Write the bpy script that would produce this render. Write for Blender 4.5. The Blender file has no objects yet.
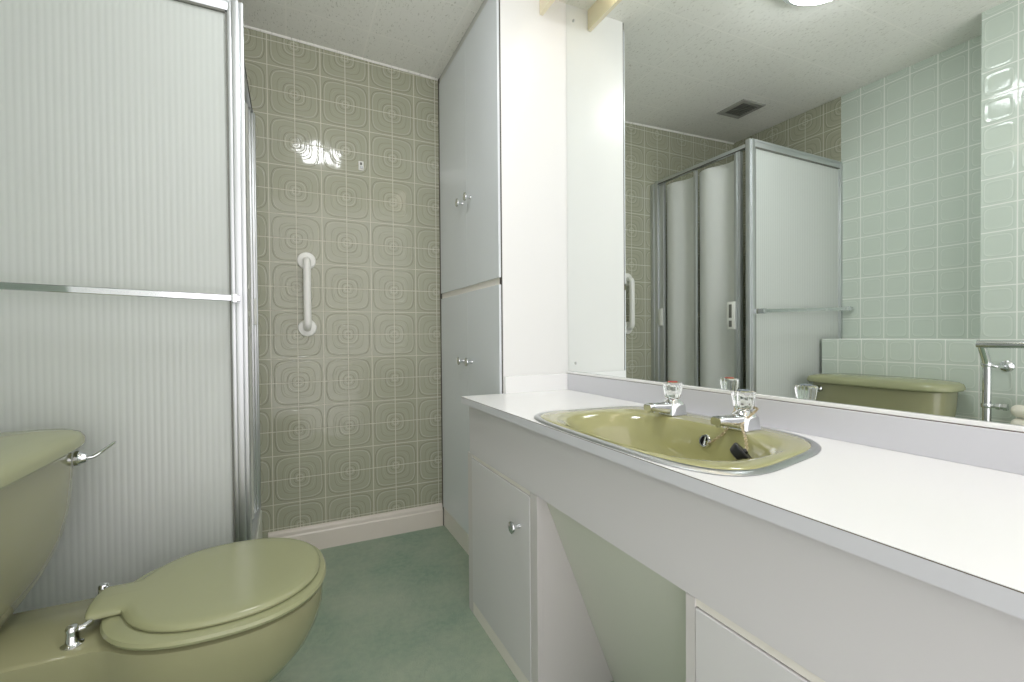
import bpy, bmesh, math, random
from mathutils import Vector, Matrix
random.seed(7)
scn = bpy.context.scene
COL = scn.collection
PI = math.pi

# ---------------------------------------------------------------- camera
YAW, PIT, ROL, FPX = .4503, -.0124, -.0081, 458.506
F = Vector((math.sin(YAW)*math.cos(PIT), math.cos(YAW)*math.cos(PIT), math.sin(PIT)))
R0 = Vector((math.cos(YAW), -math.sin(YAW), 0)); U0 = R0.cross(F)
R = R0*math.cos(ROL)+U0*math.sin(ROL); U = U0*math.cos(ROL)-R0*math.sin(ROL)
cd = bpy.data.cameras.new('camera'); cam = bpy.data.objects.new('camera', cd); COL.objects.link(cam)
cd.sensor_width = 36; cd.lens = FPX/1024*36; cd.clip_start = .02
M = Matrix((R, U, -F)).transposed().to_4x4(); M.translation = Vector((0, 0, 1.0))
cam.matrix_world = M
scn.camera = cam

# ---------------------------------------------------------------- world, lights, exposure
w = bpy.data.worlds.new('world'); scn.world = w; w.use_nodes = True
bg = w.node_tree.nodes['Background']
bg.inputs[0].default_value = (1.0, .955, .98, 1); bg.inputs[1].default_value = 2.2
scn.view_settings.view_transform = 'Standard'; scn.view_settings.look = 'None'
scn.view_settings.gamma = 1; scn.view_settings.use_curve_mapping = False
scn.view_settings.exposure = 0.0
scn.cycles.use_denoising = True
scn.cycles.max_bounces = 10; scn.cycles.diffuse_bounces = 6; scn.cycles.glossy_bounces = 6; scn.cycles.transmission_bounces = 8
scn.cycles.sample_clamp_indirect = 6
LAMP_E, TUBE_E = 38.0, 7.0

# ---------------------------------------------------------------- dimensions
FL, CE = .006, 2.346          # floor, ceiling
YB, XM, XL = 2.331, 1.0102, -.922
XC, YC = .709, 1.571          # tall cupboard front / side
XF, ZC = .553, .781           # worktop front, top
YS, XS = 1.603, -.121         # shower screen, shower door plane
XP, YP, ZBX = -.705, .917, .965
YE = -.50                     # the end of what is built behind the camera
def ce(x): return 2.362-.034*x  # the ceiling falls slightly towards the mirror wall
WT = 2.42

# ---------------------------------------------------------------- materials
def lin(c):
    return tuple(((v/255)/12.92 if v/255 <= .04045 else ((v/255+.055)/1.055)**2.4) for v in c)
def mat(name, rgb, rough=.5, metal=0, **kw):
    m = bpy.data.materials.new(name); m.use_nodes = True
    b = m.node_tree.nodes['Principled BSDF']
    b.inputs['Base Color'].default_value = lin(rgb)+(1,)
    b.inputs['Roughness'].default_value = rough; b.inputs['Metallic'].default_value = metal
    for k, v in kw.items(): b.inputs[k.replace('_', ' ')].default_value = v
    return m
class N:
    def __init__(s, m): s.t = m.node_tree; s.b = s.t.nodes['Principled BSDF']
    def n(s, typ, **kw):
        x = s.t.nodes.new(typ)
        for k, v in kw.items(): setattr(x, k, v)
        return x
    def ln(s, a, b): s.t.links.new(a, b)
    def math(s, op, *args):
        x = s.n('ShaderNodeMath', operation=op)
        for i, a in enumerate(args):
            if isinstance(a, (int, float)): x.inputs[i].default_value = a
            else: s.ln(a, x.inputs[i])
        return x.outputs[0]
    def ramp(s, fac, stops, interp='LINEAR'):
        x = s.n('ShaderNodeValToRGB'); e = x.color_ramp.elements; x.color_ramp.interpolation = interp
        while len(e) < len(stops): e.new(.5)
        for el, (p, c) in zip(e, stops): el.position = p; el.color = c if len(c) == 4 else tuple(c)+(1,)
        s.ln(fac, x.inputs[0]); return x.outputs[0]
    def mix(s, fac, a, b):
        x = s.n('ShaderNodeMix', data_type='RGBA')
        for sock, v in ((x.inputs[0], fac), (x.inputs[6], a), (x.inputs[7], b)):
            if isinstance(v, (int, float)): sock.default_value = v
            elif isinstance(v, tuple): sock.default_value = v+(1,)
            else: s.ln(v, sock)
        return x.outputs[2]
    def bump(s, h, strength, dist):
        x = s.n('ShaderNodeBump'); x.inputs['Strength'].default_value = strength; x.inputs['Distance'].default_value = dist
        s.ln(h, x.inputs['Height']); s.ln(x.outputs[0], s.b.inputs['Normal'])
    def coords(s):
        tc = s.n('ShaderNodeTexCoord'); sp = s.n('ShaderNodeSeparateXYZ'); s.ln(tc.outputs['Object'], sp.inputs[0])
        return tc.outputs['Object'], sp.outputs
    def noise(s, vec, scale, detail=2, rough=.5):
        x = s.n('ShaderNodeTexNoise'); x.inputs['Scale'].default_value = scale; x.inputs['Detail'].default_value = detail
        x.inputs['Roughness'].default_value = rough; s.ln(vec, x.inputs['Vector']); return x.outputs[0]

def flower_tile(name, axis, a0, z0, P=.11):
    m = mat(name, (150, 152, 128), .09); k = N(m); vec, xyz = k.coords()
    uu = k.math('DIVIDE', k.math('SUBTRACT', xyz[axis], a0), P)
    vv = k.math('DIVIDE', k.math('SUBTRACT', xyz[2], z0), P)
    ax = k.math('ABSOLUTE', k.math('WRAP', uu, 1, -1)); ay = k.math('ABSOLUTE', k.math('WRAP', vv, 1, -1))
    def pn(n): return k.math('POWER', k.math('ADD', k.math('POWER', ax, n), k.math('POWER', ay, n)), 1/n)
    mx = k.math('MAXIMUM', k.math('MAXIMUM', ax, ay), .001)
    ratio = k.math('DIVIDE', k.math('MINIMUM', ax, ay), mx)
    pinch = k.math('ADD', 1.0, k.math('MULTIPLY', k.math('SUBTRACT', 1, ratio), .06))
    rin = pn(2.9); rout = k.math('MULTIPLY', pn(3.9), pinch)
    t = k.n('ShaderNodeMapRange', interpolation_type='SMOOTHSTEP'); k.ln(rin, t.inputs[0])
    t.inputs[1].default_value = .35; t.inputs[2].default_value = .9
    rr = k.math('ADD', k.math('MULTIPLY', rin, k.math('SUBTRACT', 1, t.outputs[0])), k.math('MULTIPLY', rout, t.outputs[0]))
    wob = k.math('MULTIPLY', k.math('SUBTRACT', k.noise(vec, 9, 1), .5), .05)
    rr = k.math('DIVIDE', k.math('ADD', rr, wob), 1.25)
    base, light, dark = lin((168, 169, 149)), lin((211, 210, 196)), lin((118, 120, 101))
    light2, dark2 = lin((180, 181, 161)), lin((138, 140, 119))
    st = [(0, dark)]; hs = [(0, (.3,)*3)]
    def line(p, wd, c, h):
        st.extend([(p-wd, base), (p, c), (p+wd, base)]); hs.extend([(p-wd, (.5,)*3), (p, (h,)*3), (p+wd, (.5,)*3)])
    for p, c, h in ((.055, dark, .2), (.13, light, .9), (.225, dark, .2), (.36, light, 1), (.43, dark, .15), (.56, light2, .9), (.66, dark2, .25), (.885, light, 1), (.95, dark, .1)):
        line(p/1.25, .0115, c, h)
    colr = k.ramp(rr, st[:31]); hgt = k.ramp(rr, hs[:31])
    def grout(x): return k.math('LESS_THAN', k.math('ABSOLUTE', k.math('WRAP', x, .5, -.5)), .016)
    g = k.math('MAXIMUM', grout(uu), grout(vv))
    tone = k.noise(vec, 5, 2)
    colr = k.mix(k.math('MULTIPLY', tone, .22), colr, lin((166, 166, 146)))
    k.ln(k.mix(g, colr, lin((206, 204, 188))), k.b.inputs['Base Color'])
    k.ln(k.math('ADD', .09, k.math('MULTIPLY', g, .5)), k.b.inputs['Roughness'])
    hh = k.math('ADD', hgt, k.math('MULTIPLY', k.noise(vec, 14, 1), .7))
    hh = k.math('SUBTRACT', hh, k.math('MULTIPLY', g, .5))
    k.bump(hh, .6, .0035)
    return m
def pale_tile(name, axis, a0, z0, P=.1155):
    m = mat(name, (178, 198, 182), .09); k = N(m); vec, xyz = k.coords()
    uu = k.math('DIVIDE', k.math('SUBTRACT', xyz[axis], a0), P)
    vv = k.math('DIVIDE', k.math('SUBTRACT', xyz[2], z0), P)
    fu = k.math('WRAP', uu, .5, -.5); fv = k.math('WRAP', vv, .5, -.5)       # zero on the grout
    cx = k.math('SUBTRACT', .5, k.math('ABSOLUTE', fu)); cy = k.math('SUBTRACT', .5, k.math('ABSOLUTE', fv))
    r = k.math('POWER', k.math('ADD', k.math('POWER', cx, 5), k.math('POWER', cy, 5)), .2)
    g = k.math('MAXIMUM', k.math('LESS_THAN', k.math('ABSOLUTE', fu), .02), k.math('LESS_THAN', k.math('ABSOLUTE', fv), .02))
    base, light = lin((198, 209, 199)), lin((216, 223, 215))
    colr = k.ramp(r, [(0, base), (.355, base), (.375, light), (.395, base), (.41, lin((188, 200, 189))), (.43, base), (1, base)])
    tone = k.noise(vec, 4, 2)
    colr = k.mix(k.math('MULTIPLY', tone, .25), colr, lin((208, 214, 202)))
    k.ln(k.mix(g, colr, lin((230, 232, 226))), k.b.inputs['Base Color'])
    k.ln(k.math('ADD', .08, k.math('MULTIPLY', g, .5)), k.b.inputs['Roughness'])
    h = k.ramp(r, [(0, (.35,)*3), (.3, (.4,)*3), (.375, (1,)*3), (.42, (.6,)*3), (.5, (.5,)*3)])
    hh = k.math('SUBTRACT', k.math('ADD', h, k.math('MULTIPLY', k.noise(vec, 12, 1), .6)), k.math('MULTIPLY', g, .5))
    k.bump(hh, .4, .003)
    return m
X0, Z0 = .2511, 1.0105
m_flower_x = flower_tile('olive_flower_tile', 0, X0, Z0)
m_flower_y = flower_tile('olive_flower_tile_side', 1, 2.25, Z0)
m_pale_y = pale_tile('pale_green_tile', 1, .92, ZBX)
m_pale_x = pale_tile('pale_green_tile_end', 0, XP, ZBX)
m_pale_top = mat('pale_green_ledge', (190, 206, 190), .1)

m_ceil = mat('ceiling_board', (214, 214, 204), .85); k = N(m_ceil); vec, xyz = k.coords()
mp = k.n('ShaderNodeMapping'); mp.inputs['Scale'].default_value = (34, 13, 1); k.ln(vec, mp.inputs[0])
sp = k.noise(mp.outputs[0], 4.5, 4, .65)
speck = k.ramp(sp, [(0, (0,)*3), (.58, (0,)*3), (.68, (1,)*3), (1, (1,)*3)])
def seam(x, o, p=.333): return k.math('LESS_THAN', k.math('ABSOLUTE', k.math('WRAP', k.math('DIVIDE', k.math('SUBTRACT', x, o), p), .5, -.5)), .011)
sm = k.math('MAXIMUM', seam(xyz[1], 1.45), seam(xyz[0], .0))
c = k.mix(k.math('MULTIPLY', speck, .6), lin((242, 241, 235)), lin((176, 174, 162)))
k.ln(k.mix(k.math('MULTIPLY', sm, .8), c, lin((248, 246, 240))), k.b.inputs['Base Color'])
k.bump(k.math('SUBTRACT', 1, k.math('MAXIMUM', speck, sm)), .35, .003)

m_carpet = mat('green_carpet', (118, 150, 128), .95); k = N(m_carpet); vec, xyz = k.coords()
n1 = k.noise(vec, 330, 2, .7); n2 = k.noise(vec, 3.2, 3, .55); n3 = k.noise(vec, 45, 3, .7)
c = k.mix(n1, lin((120, 148, 124)), lin((168, 186, 160)))
c = k.mix(k.math('MULTIPLY', k.ramp(n3, [(.40, (0,)*3), (.60, (1,)*3)]), .42), c, lin((112, 140, 124)))
c = k.mix(k.math('MULTIPLY', k.ramp(n2, [(.36, (0,)*3), (.62, (1,)*3)]), .5), c, lin((184, 192, 168)))
k.ln(c, k.b.inputs['Base Color']); k.b.inputs['Sheen Weight'].default_value = .2
k.bump(k.math('ADD', n1, n3), .8, .006)

m_white = mat('white_laminate', (236, 236, 234), .28)
m_wtop = mat('white_worktop_laminate', (243, 243, 242), .22)
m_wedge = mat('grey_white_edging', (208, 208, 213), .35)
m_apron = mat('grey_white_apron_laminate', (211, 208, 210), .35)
m_gloss = mat('white_painted_door', (224, 228, 232), .25)
m_paint = mat('white_gloss_paint', (234, 229, 222), .3)
m_skirt = mat('offwhite_skirting_paint', (222, 214, 204), .35)
m_cream = mat('cream_painted_board', (240, 230, 202), .4)
m_knee = mat('offwhite_painted_board', (214, 215, 205), .5)
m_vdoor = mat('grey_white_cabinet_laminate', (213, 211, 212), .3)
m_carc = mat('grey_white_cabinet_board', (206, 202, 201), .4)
m_wall = mat('white_wall_paint', (234, 234, 230), .7)
m_dark = mat('dark_seam', (92, 74, 62), .6)
m_toprail = mat('grey_painted_rail', (188, 188, 184), .5)
m_gap = mat('shadow_gap_grey', (84, 80, 74), .7)  # painted-in dark tone for shaded gaps and the head rail's dark reflection
m_chrome = mat('chrome', (222, 224, 226), .08, 1)
m_alu = mat('satin_aluminium', (208, 211, 212), .45, 1)
m_steel = mat('brushed_steel', (190, 193, 194), .28, 1)
m_mirror = mat('mirror_silvering', (238, 242, 240), .0, 1)
m_avocado = mat('avocado_ceramic', (147, 147, 113), .12, Coat_Weight=.3, Coat_Roughness=.05)
m_seat = mat('avocado_seat_plastic', (152, 155, 119), .2)
m_basin = mat('avocado_basin_ceramic', (168, 166, 118), .12, Coat_Weight=.3, Coat_Roughness=.05)
m_plastic = mat('white_plastic', (236, 236, 230), .3)
m_cplastic = mat('cream_radiator_enamel', (232, 228, 214), .3)
m_black = mat('black_rubber', (22, 22, 24), .45)
m_brass = mat('worn_brass', (196, 182, 152), .3, 1)
m_vent = mat('dark_grey_vent_plastic', (112, 113, 106), .5)
m_ventf = mat('grey_vent_plastic', (158, 158, 150), .5)
m_ventd = mat('vent_backing_black', (52, 52, 48), .8)  # near-black backing behind the vent slats
m_acry = mat('clear_acrylic', (250, 252, 252), .03, Transmission_Weight=1.0, IOR=1.45)
m_red = mat('red_marker', (190, 60, 50), .3)
m_blue = mat('grey_marker', (120, 130, 140), .3)
m_tray = mat('white_shower_tray', (225, 228, 220), .2)
m_dark_hole = mat('black_opening', (14, 14, 14), .8)

def reeded(name, rgb, tr):
    m = bpy.data.materials.new(name); m.use_nodes = True; t = m.node_tree; t.nodes.remove(t.nodes['Principled BSDF'])
    d = t.nodes.new('ShaderNodeBsdfDiffuse'); d.inputs[0].default_value = lin(rgb)+(1,)
    s = t.nodes.new('ShaderNodeBsdfTranslucent'); s.inputs[0].default_value = lin(rgb)+(1,)
    x = t.nodes.new('ShaderNodeMixShader'); x.inputs[0].default_value = tr
    g = t.nodes.new('ShaderNodeBsdfGlossy'); g.inputs['Roughness'].default_value = .18
    fr = t.nodes.new('ShaderNodeFresnel'); fr.inputs[0].default_value = 1.4
    y = t.nodes.new('ShaderNodeMixShader')
    L = t.links.new
    L(d.outputs[0], x.inputs[1]); L(s.outputs[0], x.inputs[2]); L(fr.outputs[0], y.inputs[0]); L(x.outputs[0], y.inputs[1]); L(g.outputs[0], y.inputs[2])
    L(y.outputs[0], t.nodes['Material Output'].inputs[0]); return m
m_reed = reeded('reeded_obscure_glass', (231, 236, 231), .36)
m_fold = reeded('frosted_door_plastic', (248, 250, 246), .30)
def emis(name, rgb, strength):
    m = mat(name, (240, 240, 238), .4); b = m.node_tree.nodes['Principled BSDF']
    b.inputs['Emission Color'].default_value = lin(rgb)+(1,); b.inputs['Emission Strength'].default_value = strength; return m
m_glow = emis('lit_opal_glass', (250, 252, 255), LAMP_E)
m_tube = emis('lit_warm_tube', (255, 240, 222), TUBE_E)

# ---------------------------------------------------------------- builders
ORG = {}
def obj(name, bm, material, parent=None, smooth=True, origin=None, **props):
    bmesh.ops.recalc_face_normals(bm, faces=bm.faces)
    o = Vector(origin) if origin is not None else (ORG[parent.name] if parent else Vector((0, 0, 0)))
    bmesh.ops.translate(bm, verts=bm.verts, vec=-o)
    me = bpy.data.meshes.new(name); bm.to_mesh(me); bm.free()
    if smooth:
        for p in me.polygons: p.use_smooth = True
        try: me.set_sharp_from_angle(angle=math.radians(38))
        except Exception: pass
    me.materials.append(material)
    ob = bpy.data.objects.new(name, me); COL.objects.link(ob)
    if parent: ob.parent = parent
    else: ob.location = o
    ORG[ob.name] = o
    for kk, v in props.items(): ob[kk] = v
    return ob
def thing(name, label, cat, loc, group=None):
    o = bpy.data.objects.new(name, None); COL.objects.link(o); o.location = loc; o.empty_display_size = .05
    o['label'] = label; o['category'] = cat
    if group: o['group'] = group
    ORG[o.name] = Vector(loc); return o
def new(): return bmesh.new()
def box(bm, x0, x1, y0, y1, z0, z1, bev=0, seg=2):
    t = new(); bmesh.ops.create_cube(t, size=1)
    for v in t.verts: v.co = Vector(((x0+x1)/2+v.co.x*(x1-x0), (y0+y1)/2+v.co.y*(y1-y0), (z0+z1)/2+v.co.z*(z1-z0)))
    if bev: bmesh.ops.bevel(t, geom=t.edges[:], offset=bev, segments=seg, profile=.5, affect='EDGES')
    merge(bm, t); return bm
def merge(bm, t):
    me = bpy.data.meshes.new('tmp'); t.to_mesh(me); t.free(); bm.from_mesh(me); bpy.data.meshes.remove(me)
def B(x0, x1, y0, y1, z0, z1, bev=0, seg=2): return box(new(), x0, x1, y0, y1, z0, z1, bev, seg)
def loft(bm, rings, cap0=True, cap1=True, cyc=False):
    vr = [[bm.verts.new(p) for p in r] for r in rings]; n = len(rings[0])
    pairs = list(zip(vr, vr[1:]))+([(vr[-1], vr[0])] if cyc else [])
    for a, b in pairs:
        for i in range(n):
            j = (i+1) % n; bm.faces.new((a[i], a[j], b[j], b[i]))
    if not cyc:
        if cap0: bm.faces.new(vr[0][::-1])
        if cap1: bm.faces.new(vr[-1])
    return bm
def frame(d):
    d = d.normalized(); a = Vector((0, 0, 1)) if abs(d.z) < .9 else Vector((1, 0, 0))
    x = d.cross(a).normalized(); return x, d.cross(x).normalized()
def tube(bm, pts, r, seg=14, cap=True, closed=False):
    pts = [Vector(p) for p in pts]; rs = r if isinstance(r, (list, tuple)) else [r]*len(pts)
    rings = []; px = None
    for i, p in enumerate(pts):
        d = (pts[min(i+1, len(pts)-1)]-pts[max(i-1, 0)]) if not closed else pts[(i+1) % len(pts)]-pts[i-1]
        d.normalize()
        if px is None: x, y = frame(d)
        else:
            x = (px-d*px.dot(d)); x = x.normalized() if x.length > 1e-6 else frame(d)[0]
            y = d.cross(x)
        px = x
        rings.append([p+(x*math.cos(a)+y*math.sin(a))*rs[i] for a in [2*PI*q/seg for q in range(seg)]])
    return loft(bm, rings, cap, cap, closed)
def lathe(bm, base, axis, prof, seg=24):
    base = Vector(base); d = Vector(axis).normalized(); x, y = frame(d)
    return loft(bm, [[base+d*h+(x*math.cos(a)+y*math.sin(a))*max(r, 1e-4) for a in [2*PI*q/seg for q in range(seg)]] for h, r in prof])
def arc(p0, p1, p2, r, n=6):            # rounded corner path p0-p1-p2
    p0, p1, p2 = map(Vector, (p0, p1, p2)); a = p1+(p0-p1).normalized()*r; b = p1+(p2-p1).normalized()*r
    return [(a*(1-t)+p1*t)*(1-t)+(p1*(1-t)+b*t)*t for t in [i/n for i in range(n+1)]]
def sup(cx, cy, a, b, z, n=4, N_=64, a0=0):
    out = []
    for i in range(N_):
        t = 2*PI*i/N_+a0; c, s = math.cos(t), math.sin(t)
        out.append(Vector((cx+a*math.copysign(abs(c)**(2/n), c), cy+b*math.copysign(abs(s)**(2/n), s), z)))
    return out
def struct(name, bm, m, smooth=False): return obj(name, bm, m, smooth=smooth, kind='structure')

# ================================================================ THE ROOM
struct('floor', B(XL-.1, XM+.1, YE, YB+.1, FL-.1, FL), m_carpet)
def tilt(bm):
    for v in bm.verts: v.co.z += ce(v.co.x)-CE
    return bm
struct('ceiling', tilt(B(XL-.1, XM+.1, YE, YB+.1, CE, CE+.1)), m_ceil)
struct('wall_back', B(XL-.1, XM+.1, YB, YB+.1, FL, WT), m_flower_x)
struct('wall_right', B(XM+.006, XM+.1, YE, YB, FL, WT), m_wall)
struct('wall_left', B(XL-.1, XL, YE, 1.60, FL, WT), m_pale_y)
struct('wall_shower', B(XL-.1, XL, 1.60, YB, FL, WT), m_flower_y)
struct('wall_pier', B(XL, XP, YE, YP, FL, WT), m_pale_y)
struct('wall_ledge', B(XL, XP, YP, 1.586, FL, ZBX, .004, 1), m_pale_y)
# skirting with a moulded top
bm = new(); prof = [(0, FL), (.018, FL), (.018, .088), (.013, .094), (.013, .108), (.009, .118), (0, .121)]
loft(bm, [[Vector((x, YB-p[0], p[1])) for p in prof] for x in (XS+.02, XC-.001)]); struct('baseboard_back', bm, m_skirt)
bm = new(); prof = [(0, CE), (.006, CE), (.006, CE-.004), (.003, CE-.008), (0, CE-.008)]
loft(bm, [[Vector((x, YB-p[0], p[1])) for p in prof] for x in (XL, XC)]); struct('trim_1', tilt(bm), m_ceil)

# ================================================================ TALL CUPBOARD
cup = thing('tall_cupboard', 'floor-to-ceiling white built-in cupboard with two pairs of doors at the far end of the worktop', 'cupboard', ((XC+XM)/2, (YC+YB)/2, FL))
zt = 2.304
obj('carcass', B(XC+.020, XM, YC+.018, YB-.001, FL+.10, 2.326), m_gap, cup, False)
obj('seam', B(XC+.009, XC+.0125, YC+.001, YC+.018, FL+.10, 2.334), m_gap, cup, False)  # dark strip painted in as the shadow between door and side panel
obj('side_panel', B(XC+.013, XM+.004, YC, YC+.018, FL, 2.337, .0012, 1), m_white, cup, False)
obj('gap_shade_strip', B(XC+.001, XC+.02, YB-.02, YB-.001, FL, 2.334), m_gap, cup, False)  # coloured dark to stand for the shaded gap between door and wall
obj('top_rail', B(XC+.003, XC+.020, YC+.018, YB-.02, zt+.003, 2.3365), m_toprail, cup, False)
obj('middle_rail', B(XC+.006, XC+.020, YC+.018, YB-.02, 1.185, 1.226), m_paint, cup, False)
obj('plinth', B(XC+.004, XC+.020, YC+.018, YB-.001, FL, .104, .002, 1), m_paint, cup, False)
def knob(parent, p, axis, s=1.0):
    bm = new(); lathe(bm, p, axis, [(0, .0075*s), (.003*s, .0068*s), (.010*s, .0055*s), (.017*s, .0062*s), (.021*s, .015*s), (.024*s, .0172*s), (.027*s, .0165*s), (.0285*s, .012*s), (.029*s, .001)], 24)
    return obj('knob', bm, m_chrome, parent, label='round chrome knob')
YSPL = 1.918
for z0, z1, zk in ((1.219, zt, 1.598), (.106, 1.192, .886)):
    for y0, y1, yk in ((YC+.0045, YSPL-.0003, 1.866), (YSPL+.0003, YB-.0215, 1.968)):
        d = obj('door', B(XC, XC+.018, y0, y1, z0, z1, .001, 1), m_gloss, cup, False)
        knob(d, (XC, yk, zk), (-1, 0, 0), 1.1)

# ================================================================ VANITY
# kneehole
XA = .575                                   # face of apron
wt = thing('worktop', 'long white laminate worktop with upstand and deep apron under the mirror', 'worktop', ((XF+XM)/2, .4, ZC-.024))
BC, BA, BBq = (.7635, .778), .2095, .317      # basin outline
def hole(z, g=0): return rimsup(BA-.022+g, BBq-.022+g, z)
def rimsup(a, b, z, N_=64):
    out = []
    for i in range(N_):
        t = 2*PI*i/N_; c, s_ = math.cos(t), math.sin(t); n, e, kk_ = (4.6, .012, .06) if s_ > 0 else (3.9, -.022, .14)
        q = math.copysign(abs(c)**(2/n), c)
        out.append(Vector((BC[0]+a*q, BC[1]+(b+e)*(1-kk_*q)*math.copysign(abs(s_)**(2/n), s_), z)))
    return out
def slab(z0, z1):
    bm = new(); tops = []
    for z in (z0, z1):
        oc = [bm.verts.new((x, y, z)) for x, y in ((XF, YE+.15), (XM-.001, YE+.15), (XM-.001, YC-.001), (XF, YC-.001))]
        ih = [bm.verts.new(p) for p in hole(z)]
        es = [bm.edges.new((l[i], l[(i+1) % len(l)])) for l in (oc, ih) for i in range(len(l))]
        bmesh.ops.triangle_fill(bm, use_beauty=True, edges=es)
        tops.append((oc, ih))
    for a, b in zip(tops[0], tops[1]):
        for i in range(len(a)):
            j = (i+1) % len(a); bm.faces.new((a[i], a[j], b[j], b[i]))
    return bm
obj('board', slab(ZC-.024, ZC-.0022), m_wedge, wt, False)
obj('edge_seam', B(XF+.0003, XF+.01, YE+.151, YC-.0015, ZC-.0022, ZC-.0010), m_dark, wt, False, label='thin brown seam along front edge')
obj('laminate_sheet', slab(ZC-.0010, ZC), m_wtop, wt, False)
ZU = .845
bm = B(XM-.010, XM+.005, YE+.15, YC-.001, ZC, ZU, .0008, 1)
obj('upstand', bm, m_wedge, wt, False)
obj('upstand_cap', B(XM-.007, XM+.004, YE+.15, YC-.002, ZU+.0008, ZU+.0095, .001, 1), m_wtop, wt, False)
obj('seam', B(XM-.0085, XM+.004, YE+.15, YC-.0015, ZU, ZU+.0008), m_dark, wt, False)
obj('upstand', B(XC+.016, XM-.0105, YC-.014, YC-.001, ZC, ZU, .0008, 1), m_wtop, wt, False)
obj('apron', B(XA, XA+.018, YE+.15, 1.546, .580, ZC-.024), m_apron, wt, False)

def vanity(name, label, y0, y1, yd0, yd1, knoby):
    v = thing(name, label, 'cabinet', ((XA+XM)/2, (y0+y1)/2, FL))
    zt_ = .5785
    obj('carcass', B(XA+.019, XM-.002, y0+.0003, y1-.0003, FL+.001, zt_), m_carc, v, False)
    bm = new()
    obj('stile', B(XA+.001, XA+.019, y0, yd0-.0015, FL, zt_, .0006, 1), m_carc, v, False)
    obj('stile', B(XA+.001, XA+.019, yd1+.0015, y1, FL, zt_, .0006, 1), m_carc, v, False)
    obj('top_rail', B(XA+.003, XA+.019, yd0-.0015, yd1+.0015, .566, zt_), m_paint, v, False)
    obj('bottom_rail', B(XA+.0015, XA+.019, yd0-.0015, yd1+.0015, FL, .050, .001, 1), m_paint, v, False)
    obj('seam', B(XA+.008, XA+.0185, yd0-.0015, yd1+.0015, .0501, .5659), m_dark, v, False)
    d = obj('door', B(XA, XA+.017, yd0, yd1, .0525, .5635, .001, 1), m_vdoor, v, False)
    knob(d, (XA, knoby, .462), (-1, 0, 0), 1.0)
vanity('vanity_cabinet', 'white single-door base cabinet under the worktop next to the tall cupboard', 1.050, 1.569, 1.090, 1.527, 1.152)
vanity('vanity_cabinet', 'white base cabinet on the near side of the kneehole, mostly cut off by the frame', .02, .548, .06, .527, .10)
# sloping kneehole panel
bm = new(); t_ = .012
prof = [(.597, .5775), (.597+t_, .5775), (.822+t_, FL+.001), (.822, FL+.001)]
loft(bm, [[Vector((x, y, z)) for x, z in prof] for y in (.549, 1.049)])
obj('kneehole_panel', bm, m_knee, None, False, origin=(.72, .8, FL), label='sloping off-white panel closing the back of the kneehole below the basin', category='panel')

# ---- basin
bs = thing('washbasin', 'avocado green inset washbasin with steel trim ring set in the white worktop', 'basin', (BC[0], BC[1], ZC))
def o_ring(g, z): return rimsup(BA+g, BBq+g, z)
bm = new(); loft(bm, [o_ring(-.014, ZC+.0005), o_ring(0, ZC+.0005), o_ring(.0005, ZC+.002), o_ring(-.004, ZC+.0055), o_ring(-.010, ZC+.0065), o_ring(-.014, ZC+.005)], cyc=True)
obj('trim_ring', bm, m_steel, bs, label='brushed steel ring around the rim')
bcx, bcy, ba, bb = .722, .772, .148, .243
def b_ring(s, z, n=2.5, dx=0): return sup(bcx+dx, bcy, ba*s, bb*s, z, n)
def mixr(r0, r1, t): return [a.lerp(b, t) for a, b in zip(r0, r1)]
ro = o_ring(-.0145, ZC+.0045); ri = b_ring(1.03, ZC+.007, 2.7)
rings = [o_ring(-.0145, ZC-.012), ro]
q = o_ring(-.022, ZC+.0075)
rings += [o_ring(-.018, ZC+.0068), q, mixr(q, ri, .5), ri]
for v in rings[-2]: v.z = ZC+.0085
for s, dz, n in ((1.0, .002, 2.6), (.95, -.010, 2.5), (.885, -.030, 2.5), (.845, -.058, 2.4), (.78, -.085, 2.4), (.67, -.106, 2.3), (.52, -.120, 2.2), (.30, -.127, 2), (.105, -.130, 2)):
    rings.append(b_ring(s, ZC+dz, n, .05*(1-s)))
under = [b_ring(s, ZC+dz, 2.4, .05*(1-s)) for s, dz in ((.16, -.145), (.60, -.132), (.86, -.085), (.915, -.034), (.985, -.014))]
for v in under[-1]: pass
bm = new(); loft(bm, rings+under, cyc=True); obj('bowl', bm, m_basin, bs)
bm = new(); wc = Vector((bcx+.045, bcy, ZC-.1295)); lathe(bm, wc, (0, 0, 1), [(-.02, .017), (.0, .028), (.003, .028), (.0035, .02), (-.006, .018), (-.015, .016)], 28)
obj('waste', bm, m_chrome, bs, label='chrome waste fitting')
oc = Vector((.857, .755, ZC-.028)); od = Vector((-1, 0, .30)).normalized()
bm = new(); bx, by = frame(od)
loft(bm, [[oc+od*h+(bx*math.cos(a)+by*math.sin(a))*r for a in [2*PI*i/24 for i in range(24)]] for h, r in ((-.004, .0145), (.001, .0155), (.004, .0135), (.004, .0105), (-.003, .0095))], cyc=True)
ovf = obj('overflow', bm, m_chrome, bs, label='chrome overflow ring')
bm = new(); lathe(bm, oc-od*.003, od, [(0, .0102), (.001, .0102)], 20); obj('opening', bm, m_dark_hole, ovf)
bm = new(); tube(bm, [oc+by*.010+od*.001, oc-by*.010+od*.001], .0022, 8); obj('crossbar', bm, m_chrome, ovf)

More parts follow.
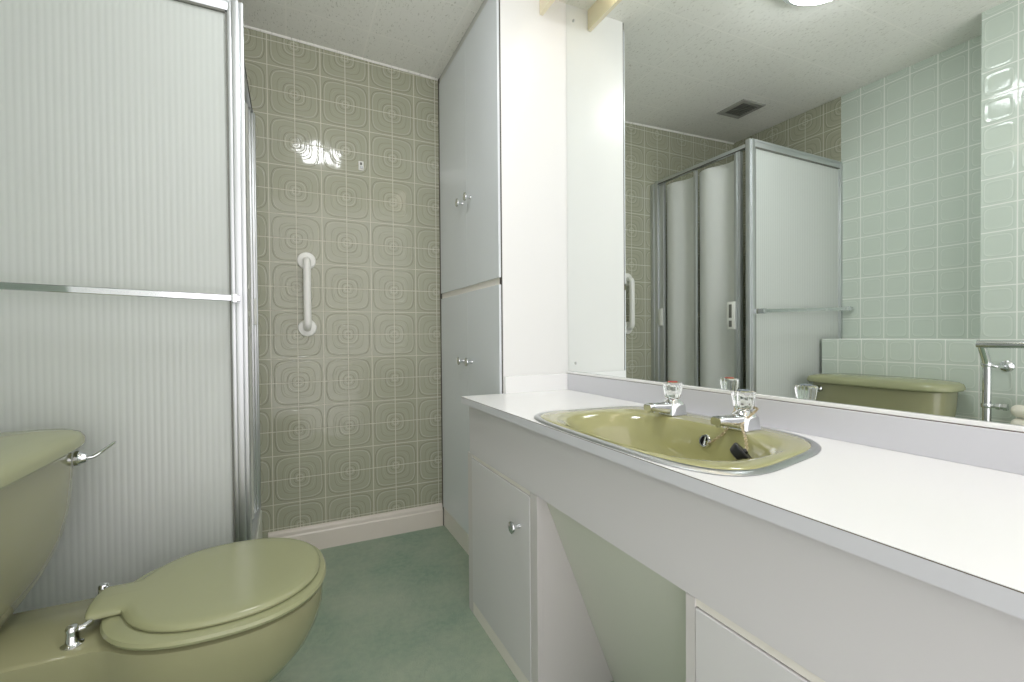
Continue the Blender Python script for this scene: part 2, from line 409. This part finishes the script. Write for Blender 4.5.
# ---- taps
def tap(label, x, y, cap):
    z = ZC+.0085
    t = thing('pillar_tap', label, 'tap', (x, y, z), 'pillar taps on the washbasin')
    bm = new()
    def rr(cx, a, b, zz, n=5): return sup(cx, y, a, b, zz, n, 40)
    loft(bm, [rr(x, .029, .0275, z), rr(x, .029, .0275, z+.004), rr(x, .0275, .0265, z+.008), rr(x, .0255, .025, z+.026), rr(x, .022, .0215, z+.033, 3), rr(x, .0165, .0165, z+.039, 2), rr(x, .012, .012, z+.046, 2)])
    # spout
    sec = []
    for px, zc_, h, wd in ((x-.002, z+.019, .0150, .0205), (x-.026, z+.0185, .0150, .0195), (x-.045, z+.0205, .0125, .0175), (x-.065, z+.0230, .0108, .0160), (x-.081, z+.0245, .0096, .0150), (x-.087, z+.0235, .0082, .0132)):
        sec.append([Vector((px, y+wd*math.copysign(abs(math.cos(a))**.5, math.cos(a)), zc_+h*math.copysign(abs(math.sin(a))**.5, math.sin(a)))) for a in [2*PI*i/24 for i in range(24)]])
    loft(bm, sec)
    lathe(bm, (x-.074, y, z+.019), (0, 0, -1), [(0, .0095), (.008, .0095), (.0085, .007), (.002, .006)], 20)
    obj('body', bm, m_chrome, t)
    bm = new()
    def fl(r, zz, d):
        return [Vector((x+r*(1+d*math.cos(8*a))*math.cos(a), y+r*(1+d*math.cos(8*a))*math.sin(a), zz)) for a in [2*PI*i/64 for i in range(64)]]
    loft(bm, [fl(.0145, z+.0405, 0), fl(.0185, z+.045, .03), fl(.0205, z+.055, .05), fl(.0225, z+.070, .055), fl(.0235, z+.079, .05), fl(.0225, z+.083, .04), fl(.016, z+.0845, 0)])
    h = obj('handle', bm, m_acry, t, label='clear fluted acrylic handle')
    bm = new(); lathe(bm, (x, y, z+.0846), (0, 0, 1), [(0, .0125), (.0012, .0125), (.002, .011), (.0022, .001)], 24)
    obj('marker', bm, cap, h)
    return z
tap('chrome pillar tap with clear handle and red marker, the far one, nearer the tall cupboard', .903, .900, m_red)
zt_ = tap('chrome pillar tap with clear handle and the plug chain looped round it', .899, .688, m_blue)

# ---- plug with chain
pl = thing('basin_plug', 'black rubber plug hanging on a brass-coloured chain inside the basin', 'plug', (.815, .612, .735))
pc = Vector((.799, .617, .761)); pa = Vector((.42, -.50, .62)).normalized()
bm = new(); lathe(bm, pc-pa*.009, pa, [(-.002, .017), (0, .0200), (.013, .0235), (.0165, .0235), (.018, .0215), (.0172, .006), (.021, .0055), (.0235, .003)], 28)
obj('stopper', bm, m_black, pl)
def bez(pts, n):
    pts = [Vector(p) for p in pts]; out = []
    for i in range(len(pts)-1):
        p0 = pts[max(i-1, 0)]; p1 = pts[i]; p2 = pts[i+1]; p3 = pts[min(i+2, len(pts)-1)]
        for q_ in range(n):
            t = q_/n
            out.append(.5*((2*p1)+(-p0+p2)*t+(2*p0-5*p1+4*p2-p3)*t*t+(-p0+3*p1-3*p2+p3)*t**3))
    return out+[pts[-1]]
def chain(name, pts, parent):
    path = bez(pts, 40); d = [0]
    for a, b in zip(path, path[1:]): d.append(d[-1]+(b-a).length)
    def at(s):
        for i in range(len(d)-1):
            if d[i+1] >= s: return path[i].lerp(path[i+1], (s-d[i])/max(d[i+1]-d[i], 1e-9)), (path[i+1]-path[i]).normalized()
        return path[-1], (path[-1]-path[-2]).normalized()
    bm = new(); pitch = .0052; nl = int(d[-1]/pitch)
    for i in range(nl+1):
        p, tg = at(i*pitch); a, b = frame(tg); side = a if i % 2 else b
        loop = [p+tg*(.0042*math.cos(x))+side*(.0025*math.sin(x)) for x in [2*PI*q_/12 for q_ in range(12)]]
        tube(bm, loop, .0009, 6, False, True)
    return obj(name, bm, m_brass, parent)
top = pc+pa*.0145
chain('chain', [top, (.826, .628, .790), (.868, .668, .806), (.888, .664, .822), (.915, .667, .835), (.922, .690, .835), (.905, .706, .835), (.884, .702, .822), (.868, .708, .785), (.850, .722, .764), (.848, .742, .750)], pl)

# ================================================================ MIRROR, PELMET
mr = thing('wall_mirror', 'large frameless wall mirror above the worktop upstand', 'mirror', (XM, .4, ZU+.010))
obj('glass', B(XM, XM+.005, YE+.15, YC-.0015, ZU+.010, 2.327), m_mirror, mr, False)
for z in (.888, 2.226):
    bm = new(); lathe(bm, (XM, 1.516, z), (-1, 0, 0), [(0, .006), (.0015, .006), (.003, .004), (.0035, .001)], 16)
    obj('screw', bm, m_steel, mr, label='small dome-headed mirror screw')
pe = thing('light_pelmet', 'cream board pelmet hiding the strip light along the top of the mirror', 'pelmet', (.90, .5, 2.245))
obj('board', B(.889, .905, YE+.15, YC-.001, 2.247, 2.332, .001, 1), m_cream, pe, False)
st = thing('strip_light', 'warm fluorescent strip light fixed behind the cream pelmet', 'light', (.95, .45, (CE-.018)-.002))
obj('housing', B(.932, .972, -.15, 1.42, (CE-.018)-.030, (CE-.018)-.002, .003), m_white, st, False)
bm = new(); tube(bm, [(.952, -.12, (CE-.018)-.046), (.952, 1.39, (CE-.018)-.046)], .0125, 16); obj('tube', bm, m_tube, st)
for y in (-.135, 1.39): obj('end_cap', B(.942, .962, y, y+.014, (CE-.018)-.062, (CE-.018)-.030, .002), m_plastic, st, False)

# ================================================================ SHOWER
sh = thing('shower_enclosure', 'aluminium framed shower enclosure with ribbed obscure side screen and folding door', 'shower', ((XL+XS)/2, (YS+YB)/2, FL))
ZT, ZK = 2.003, .235
tr = thing('shower_tray', 'raised pale shower tray under the enclosure, behind the toilet', 'shower tray', ((XL+XS)/2, (YS+YB)/2, FL))
bm = new()
def rect(x0, x1, y0, y1, z): return [Vector(p) for p in ((x0, y0, z), (x1, y0, z), (x1, y1, z), (x0, y1, z))]
tx0, tx1, ty0, ty1 = XL+.002, XS-.003, YS-.016, YB-.002
loft(bm, [rect(tx0, tx1, ty0, ty1, FL), rect(tx0, tx1, ty0, ty1, ZK-.008), rect(tx0+.008, tx1-.008, ty0+.008, ty1-.008, ZK), rect(tx0+.06, tx1-.06, ty0+.06, ty1-.06, ZK), rect(tx0+.09, tx1-.09, ty0+.09, ty1-.09, ZK-.09)])
obj('basin', bm, m_tray, tr, False)
# ribbed side screen
xr0, xr1 = XL+.020, XS-.030
bm = new(); nr = 49; sub = 6; vs = []
for i in range(nr*sub+1):
    t = i/sub; x = xr0+(xr1-xr0)*i/(nr*sub); off = .0006*abs(math.sin(PI*t))
    vs.append((x, off))
loftv = []
for z in (ZK+.02, ZT-.034):
    loftv.append([bm.verts.new((x, YS-o, z)) for x, o in vs]+[bm.verts.new((x, YS+.004, z)) for x, o in vs[::-1]])
n = len(loftv[0])
for i in range(n): bm.faces.new((loftv[0][i], loftv[0][(i+1) % n], loftv[1][(i+1) % n], loftv[1][i]))
obj('glass_screen', bm, m_reed, sh, True, label='white ribbed obscure glass screen')
# corner post: three profiles
def profile_post(name, segs, z0, z1, parent, m=m_alu):
    bm = new()
    for x0, x1, y0, y1 in segs: box(bm, x0, x1, y0, y1, z0, z1, .0025, 2)
    return obj(name, bm, m, parent)
profile_post('corner_post', [(XS-.036, XS-.024, YS-.010, YS+.014), (XS-.0245, XS-.006, YS-.014, YS+.014), (XS-.0065, XS+.006, YS-.008, YS+.018)], ZK, ZT, sh)
profile_post('wall_channel', [(XL+.001, XL+.020, YS-.012, YS+.014), (XL+.0195, XL+.027, YS-.007, YS+.009)], ZK, ZT, sh)
profile_post('wall_channel', [(XS-.040, XS-.006, YB-.030, YB-.001), (XS-.036, XS-.010, YB-.062, YB-.0305), (XS-.040, XS-.018, YB-.105, YB-.0625)], ZK, ZT-.022, sh)
bm = new(); box(bm, XL+.02, XS-.03, YS-.010, YS+.012, ZT-.036, ZT-.004, .003); box(bm, XL+.02, XS-.03, YS-.014, YS+.004, ZT-.010, ZT, .002); obj('top_rail', bm, m_alu, sh)
bm = new(); box(bm, XL+.02, XS-.0355, YS-.0085, YS+.009, ZT-.041, ZT-.036); box(bm, XS-.040, XS-.036, YS-.0085, YS+.009, ZK+.02, ZT-.036); obj('gasket', bm, m_vent, sh, False, label='dark rubber glazing strip')
bm = new(); box(bm, XL+.02, XS-.03, YS-.010, YS+.012, ZK, ZK+.024, .003); obj('bottom_rail', bm, m_alu, sh)
bm = new(); box(bm, XS-.038, XS-.014, YS+.0185, YB-.031, ZT-.034, ZT-.010, .003); hr_ = obj('head_rail', bm, m_alu, sh)
obj('dark_reflection', B(XS-.0140, XS-.0122, YS+.0185, YB-.031, ZT-.036, ZT-.030), m_gap, hr_, False, label='dark reflection on the rail, made as a thin strip')  # dark tile reflected in the aluminium, painted as a separate strip
bm = new(); box(bm, XS-.040, XS-.006, YS+.0185, YB-.031, ZK, ZK+.018, .004); obj('sill', bm, m_alu, sh)
# towel bar on the screen
yb_ = YS-.066
def zb(x): return 1.113+(XS-.012-x)*.034
bm = new(); loft(bm, [[Vector((x, yb_+a, zb(x)+b)) for a, b in ((-.004, -.009), (-.0055, -.0075), (-.0055, .0075), (-.004, .009), (.004, .009), (.0055, .0075), (.0055, -.0075), (.004, -.009))] for x in (XL+.004, XS-.008)]); tbar = obj('towel_bar', bm, m_chrome, sh, label='flat chrome towel bar across the screen')
for x in (XS-.022, XL+.03):
    bm = new(); box(bm, x-.008, x+.008, yb_-.007, YS-.0142, zb(x)-.013, zb(x)+.013, .002); obj('bracket', bm, m_chrome, tbar)
# folding door
fd = thing_ = None
bm = new(); box(bm, XS-.038, XS-.014, 1.668, 1.684, ZK+.02, ZT-.036, .003); box(bm, XS-.034, XS-.011, 1.6845, 1.696, ZK+.02, ZT-.036, .003); box(bm, XS-.036, XS-.017, 1.696, 1.708, ZK+.02, ZT-.036, .004)
fold = obj('folding_door', bm, m_alu, sh)
def fpanel(y0, y1, bulge):
    bm = new(); a, b = [], []
    for i in range(25):
        t = i/24; y = y0+(y1-y0)*t; x = XS-.046+bulge*math.sin(2*PI*t)*(.6+.4*t)
        a.append((x, y))
    ring = lambda z: [Vector((x-.0012, y, z)) for x, y in a]+[Vector((x+.0012, y, z)) for x, y in a[::-1]]
    loft(bm, [ring(ZK+.022), ring(ZT-.056)]); return bm
obj('door_panel', fpanel(1.706, 1.962, -.026), m_fold, fold)
obj('door_panel', fpanel(1.984, 2.224, -.026), m_fold, fold)
bm = new(); box(bm, XS-.034, XS-.018, 1.962, 1.984, ZK+.022, ZT-.038, .004); obj('hinge_strip', bm, m_alu, fold)
bm = new(); box(bm, XS-.0112, XS+.001, 1.692, 1.740, 1.022, 1.172, .003)
hd = obj('door_handle', bm, m_plastic, fold, label='white plastic pull with slots')
for z0, z1 in ((1.085, 1.158), (1.036, 1.070)): obj('slot', B(XS-.0005, XS+.0015, 1.708, 1.726, z0, z1), m_vent, hd, False)
bm = new(); box(bm, XS-.018, XS-.008, YB-.098, YB-.066, 1.055, 1.165, .003); obj('catch_plate', bm, m_plastic, sh, label='white plastic catch plate')

# ================================================================ TOILET
TY = 1.235
wc_ = thing('toilet', 'avocado green close-coupled toilet with closed seat lid and chrome flush lever', 'toilet', (-.35, TY, FL))
def outline(z, tip, cx, Lb, hw, back, deck, nb=2.2, npts=40, rb=.05):
    Lf = tip-cx; half = []
    xs = [back+(tip-back)*(.5-.5*math.cos(PI*i/npts)) for i in range(npts+1)]
    for x in xs:
        L = Lf if x > cx else Lb
        u_ = min(1, abs(x-cx)/L); wb = hw*(1-u_**nb)**(1/nb)
        wd = 0
        if x < cx+.03:
            s = min(1, (x-back)/rb); wd = deck*(1-(1-s)**2)**.5
        if wb > 0 and wd > 0:
            p = 14; wv = (wb**p+wd**p)**(1/p)
        else: wv = max(wb, wd)
        half.append((x, wv))
    return [Vector((x, TY+wv, z)) for x, wv in half]+[Vector((x, TY-wv, z)) for x, wv in half[-2:0:-1]]
bm = new()
secs = [(FL, -.075, -.22, .20, .110, -.52, .090), (.045, -.080, -.22, .20, .106, -.52, .088), (.10, -.095, -.22, .20, .094, -.52, .085), (.16, -.072, -.21, .20, .096, -.53, .085), (.205, -.045, -.20, .21, .112, -.55, .085),
        (.245, .000, -.18, .22, .138, -.58, .086), (.285, .033, -.16, .22, .162, -.60, .090), (.325, .053, -.15, .22, .174, -.625, .097), (.365, .064, -.14, .22, .188, -.64, .108), (.395, .066, -.14, .22, .193, -.65, .114), (.408, .065, -.14, .22, .192, -.65, .114), (.414, .056, -.14, .21, .183, -.645, .106)]
loft(bm, [outline(*s) for s in secs]); obj('pan', bm, m_avocado, wc_)
CY = 1.244
def cist(z, front, back, hw, n=5): return sup((front+back)/2, CY, (front-back)/2, hw, z, n, 72)
bm = new(); loft(bm, [cist(.4145, -.535, -.655, .125, 3), cist(.425, -.528, -.665, .145, 3), cist(.445, -.516, -.68, .180, 3.2), cist(.47, -.503, -.69, .210, 3.6), cist(.50, -.492, -.695, .232, 4), cist(.54, -.482, -.70, .252, 4.5), cist(.60, -.475, -.70, .266), cist(.67, -.471, -.70, .274), cist(.7355, -.469, -.70, .278)])
obj('cistern', bm, m_avocado, wc_)
bm = new(); loft(bm, [cist(.737, -.468, -.70, .284, 4.5), cist(.738, -.455, -.702, .300, 4.2), cist(.745, -.449, -.703, .307, 4.2), cist(.757, -.449, -.703, .307, 4.2), cist(.768, -.455, -.703, .301, 4.2), cist(.776, -.470, -.70, .285, 4.0), cist(.782, -.515, -.68, .228, 3.5), cist(.784, -.56, -.63, .12, 3)])
obj('cistern_lid', bm, m_seat, wc_)
# seat ring and lid
def oring(g, z, tip, hw, back, neck, lb_, nb): return outline(z, tip+g, -.135, lb_+g, hw+g, back-g*.3, max(neck+g, .005), nb, 44, .012)
bm = new()
def seatloop(g, z): return oring(g, z, .073, .209, -.350, .010, .218, 2.35)
def seatin(z, g=0): return [Vector((-.13+.125*math.cos(a)+g*math.cos(a), TY+.115*math.sin(a)+g*math.sin(a), z)) for a in [PI-2*PI*i/88 for i in range(88)]]
loft(bm, [seatin(.424), seatloop(-.012, .423), seatloop(-.003, .425), seatloop(0, .431), seatloop(-.003, .437), seatloop(-.012, .4405), seatin(.4405)], cyc=True)
obj('seat', bm, m_seat, wc_)
bm = new()
def lidloop(g, z): return oring(g, z, .060, .190, -.380, .062, .185, 2.2)
loft(bm, [lidloop(-.006, .4415), lidloop(-.001, .443), lidloop(0, .447), lidloop(-.002, .4515), lidloop(-.008, .455), lidloop(-.02, .457), lidloop(-.06, .4585)])
obj('seat_lid', bm, m_seat, wc_)
for s in (-1, 1):
    y = TY+s*.083; bm = new()
    lathe(bm, (-.383, y, .4135), (0, 0, 1), [(0, .017), (.003, .017), (.005, .013), (.008, .0105), (.026, .0100), (.032, .0105), (.037, .008), (.0385, .001)], 24)
    tube(bm, [(-.383, y, .441), (-.368, y-s*.006, .441), (-.362, TY+s*.060, .441)], .006, 12)
    obj('hinge', bm, m_chrome, wc_, label='chrome seat hinge post')
bm = new(); lb = Vector((-.4695, 1.462, .709)); lathe(bm, lb, (1, 0, 0), [(-.004, .018), (.004, .018), (.008, .014), (.014, .0125), (.018, .0105), (.019, .001)], 24)
lp = bez([lb+Vector((.012, 0, 0)), lb+Vector((.030, .004, .001)), lb+Vector((.048, .012, .014)), lb+Vector((.068, .021, .030))], 6)
sec = []
for i, p in enumerate(lp):
    t = i/(len(lp)-1); d = (lp[min(i+1, len(lp)-1)]-lp[max(i-1, 0)]).normalized(); sx = Vector((0, 1, 0)); sx = (sx-d*sx.dot(d)).normalized(); sz = d.cross(sx)
    ww = .0055+.0045*t; hh = .0055-.002*t
    if i == len(lp)-1: ww *= .6; hh *= .5
    sec.append([p+sx*ww*math.cos(a)+sz*hh*math.sin(a) for a in [2*PI*q_/16 for q_ in range(16)]])
loft(bm, sec); obj('flush_lever', bm, m_chrome, wc_, label='chrome flush lever')

# ================================================================ SMALL FITTINGS
gr = thing('grab_rail', 'short white vertical grab rail on the flower-tiled back wall', 'grab rail', (.072, YB, 1.042))
bm = new(); gx = .072; so = YB-.050
pth = [(gx, YB-.004, 1.042)]+arc((gx, YB-.004, 1.042), (gx, so, 1.042), (gx, so, 1.35), .032)+arc((gx, so, 1.042), (gx, so, 1.352), (gx, YB-.004, 1.352), .032)+[(gx, YB-.004, 1.352)]
tube(bm, pth, .0165, 20); obj('bar', bm, m_plastic, gr)
for z in (1.042, 1.352):
    bm = new(); lathe(bm, (gx, YB, z), (0, -1, 0), [(0, .040), (.006, .040), (.010, .037), (.012, .028), (.013, .017)], 36); obj('flange', bm, m_plastic, gr)
hk = thing('wall_bracket', 'tiny white plastic bracket with dark slots high on the flower-tiled back wall', 'bracket', (.32, YB, 1.828))
obj('plate', B(.308, .332, YB-.007, YB, 1.806, 1.850, .002), m_plastic, hk, False)
obj('slot', B(.314, .324, YB-.0085, YB-.006, 1.831, 1.843, .0005, 1), m_vent, hk, False)
obj('peg', B(.314, .327, YB-.016, YB-.006, 1.814, 1.824, .002), m_steel, hk, False)
vt = thing('ceiling_vent', 'grey square extractor grille in the ceiling above the shower', 'vent', (-.487, 1.93, ce(-.487)))
vx0, vx1, vy0, vy1 = -.585, -.390, 1.835, 2.03
bm = new(); loft(bm, [rect(vx0, vx1, vy0, vy1, CE), rect(vx0, vx1, vy0, vy1, CE-.004), rect(vx0+.008, vx1-.008, vy0+.008, vy1-.008, CE-.009), rect(vx0+.030, vx1-.030, vy0+.030, vy1-.030, CE-.009), rect(vx0+.032, vx1-.032, vy0+.032, vy1-.032, CE-.001)], cap0=False, cap1=False)
obj('frame', tilt(bm), m_ventf, vt, False)
obj('backing', tilt(B(vx0+.031, vx1-.031, vy0+.031, vy1-.031, CE-.002, CE-.0005)), m_ventd, vt, False)
for i in range(8):
    y = vy0+.040+i*.0164; obj('slat', tilt(B(vx0+.031, vx1-.031, y, y+.005, CE-.008, CE-.002)), m_vent, vt, False)
cl = thing('ceiling_lamp', 'round lit opal ceiling lamp with a chrome rim, seen in the mirror', 'lamp', (.200, 1.035, ce(.2)))
lc = (.200, 1.035, CE)
bm = new(); lathe(bm, lc, (0, 0, -1), [(0, .150), (.016, .156), (.024, .158), (.029, .155), (.029, .139), (.010, .136)], 48); obj('rim', tilt(bm), m_chrome, cl)
bm = new(); lathe(bm, (lc[0], lc[1], CE-.012), (0, 0, -1), [(0, .135), (.018, .135), (.034, .128), (.048, .108), (.058, .070), (.062, .001)], 48); obj('diffuser', tilt(bm), m_glow, cl)

# ================================================================ TOWEL RADIATOR (seen in the mirror)
rd = thing('towel_radiator', 'chrome towel rail around a cream tubular radiator, seen at the right of the mirror', 'radiator', (-.61, .55, FL))
xu = -.605
for y in (.862, .26):
    bm = new(); tube(bm, [(xu, y, FL)]+arc((xu, y, FL), (xu, y, .868), (xu+.055, y, .948), .03)+[(xu+.055, y, .948)], .0145, 18); up = obj('upright', bm, m_chrome, rd)
    bm = new(); lathe(bm, (XP, y-.030, .853), (1, 0, 0), [(0, .024), (.006, .023), (.012, .012), (.018, .009)], 24)
    tube(bm, [(XP+.016, y-.030, .853)]+arc((XP+.016, y-.030, .853), (xu, y-.030, .853), (xu, y, .862), .02)+[(xu, y, .862)], .0075, 12); obj('wall_flange', bm, m_chrome, up)
    for z in (.862, .690):
        bm = new(); lathe(bm, (xu, y, z-.009), (0, 0, 1), [(0, .0165), (.003, .0185), (.015, .0185), (.018, .0165)], 22); obj('collar', bm, m_chrome, up)
bm = new(); tube(bm, [(xu+.055, .874, .948), (xu+.055, .248, .948)], .0155, 18); obj('rail', bm, m_chrome, rd)
bm = new(); tube(bm, [(xu, .862, .690), (xu, .800, .690)], .0085, 14); lathe(bm, (xu, .835, .690), (0, -1, 0), [(0, .010), (.002, .0135), (.014, .0135), (.016, .011), (.022, .011), (.024, .015), (.036, .015)], 6); obj('valve', bm, m_chrome, rd)
for i in range(9):
    z = .680-i*.0545; bm = new()
    pr = [(.0, .006), (.003, .015), (.010, .022), (.020, .0255), (.460, .0255), (.470, .022), (.477, .015), (.480, .006)]
    lathe(bm, (xu, .790, z), (0, -1, 0), pr, 24); obj('radiator_tube', bm, m_cplastic, rd)
for y in (.70, .40):
    obj('radiator_header', B(xu-.062, xu-.020, y-.02, y+.02, .20, .70, .006), m_cplastic, rd)
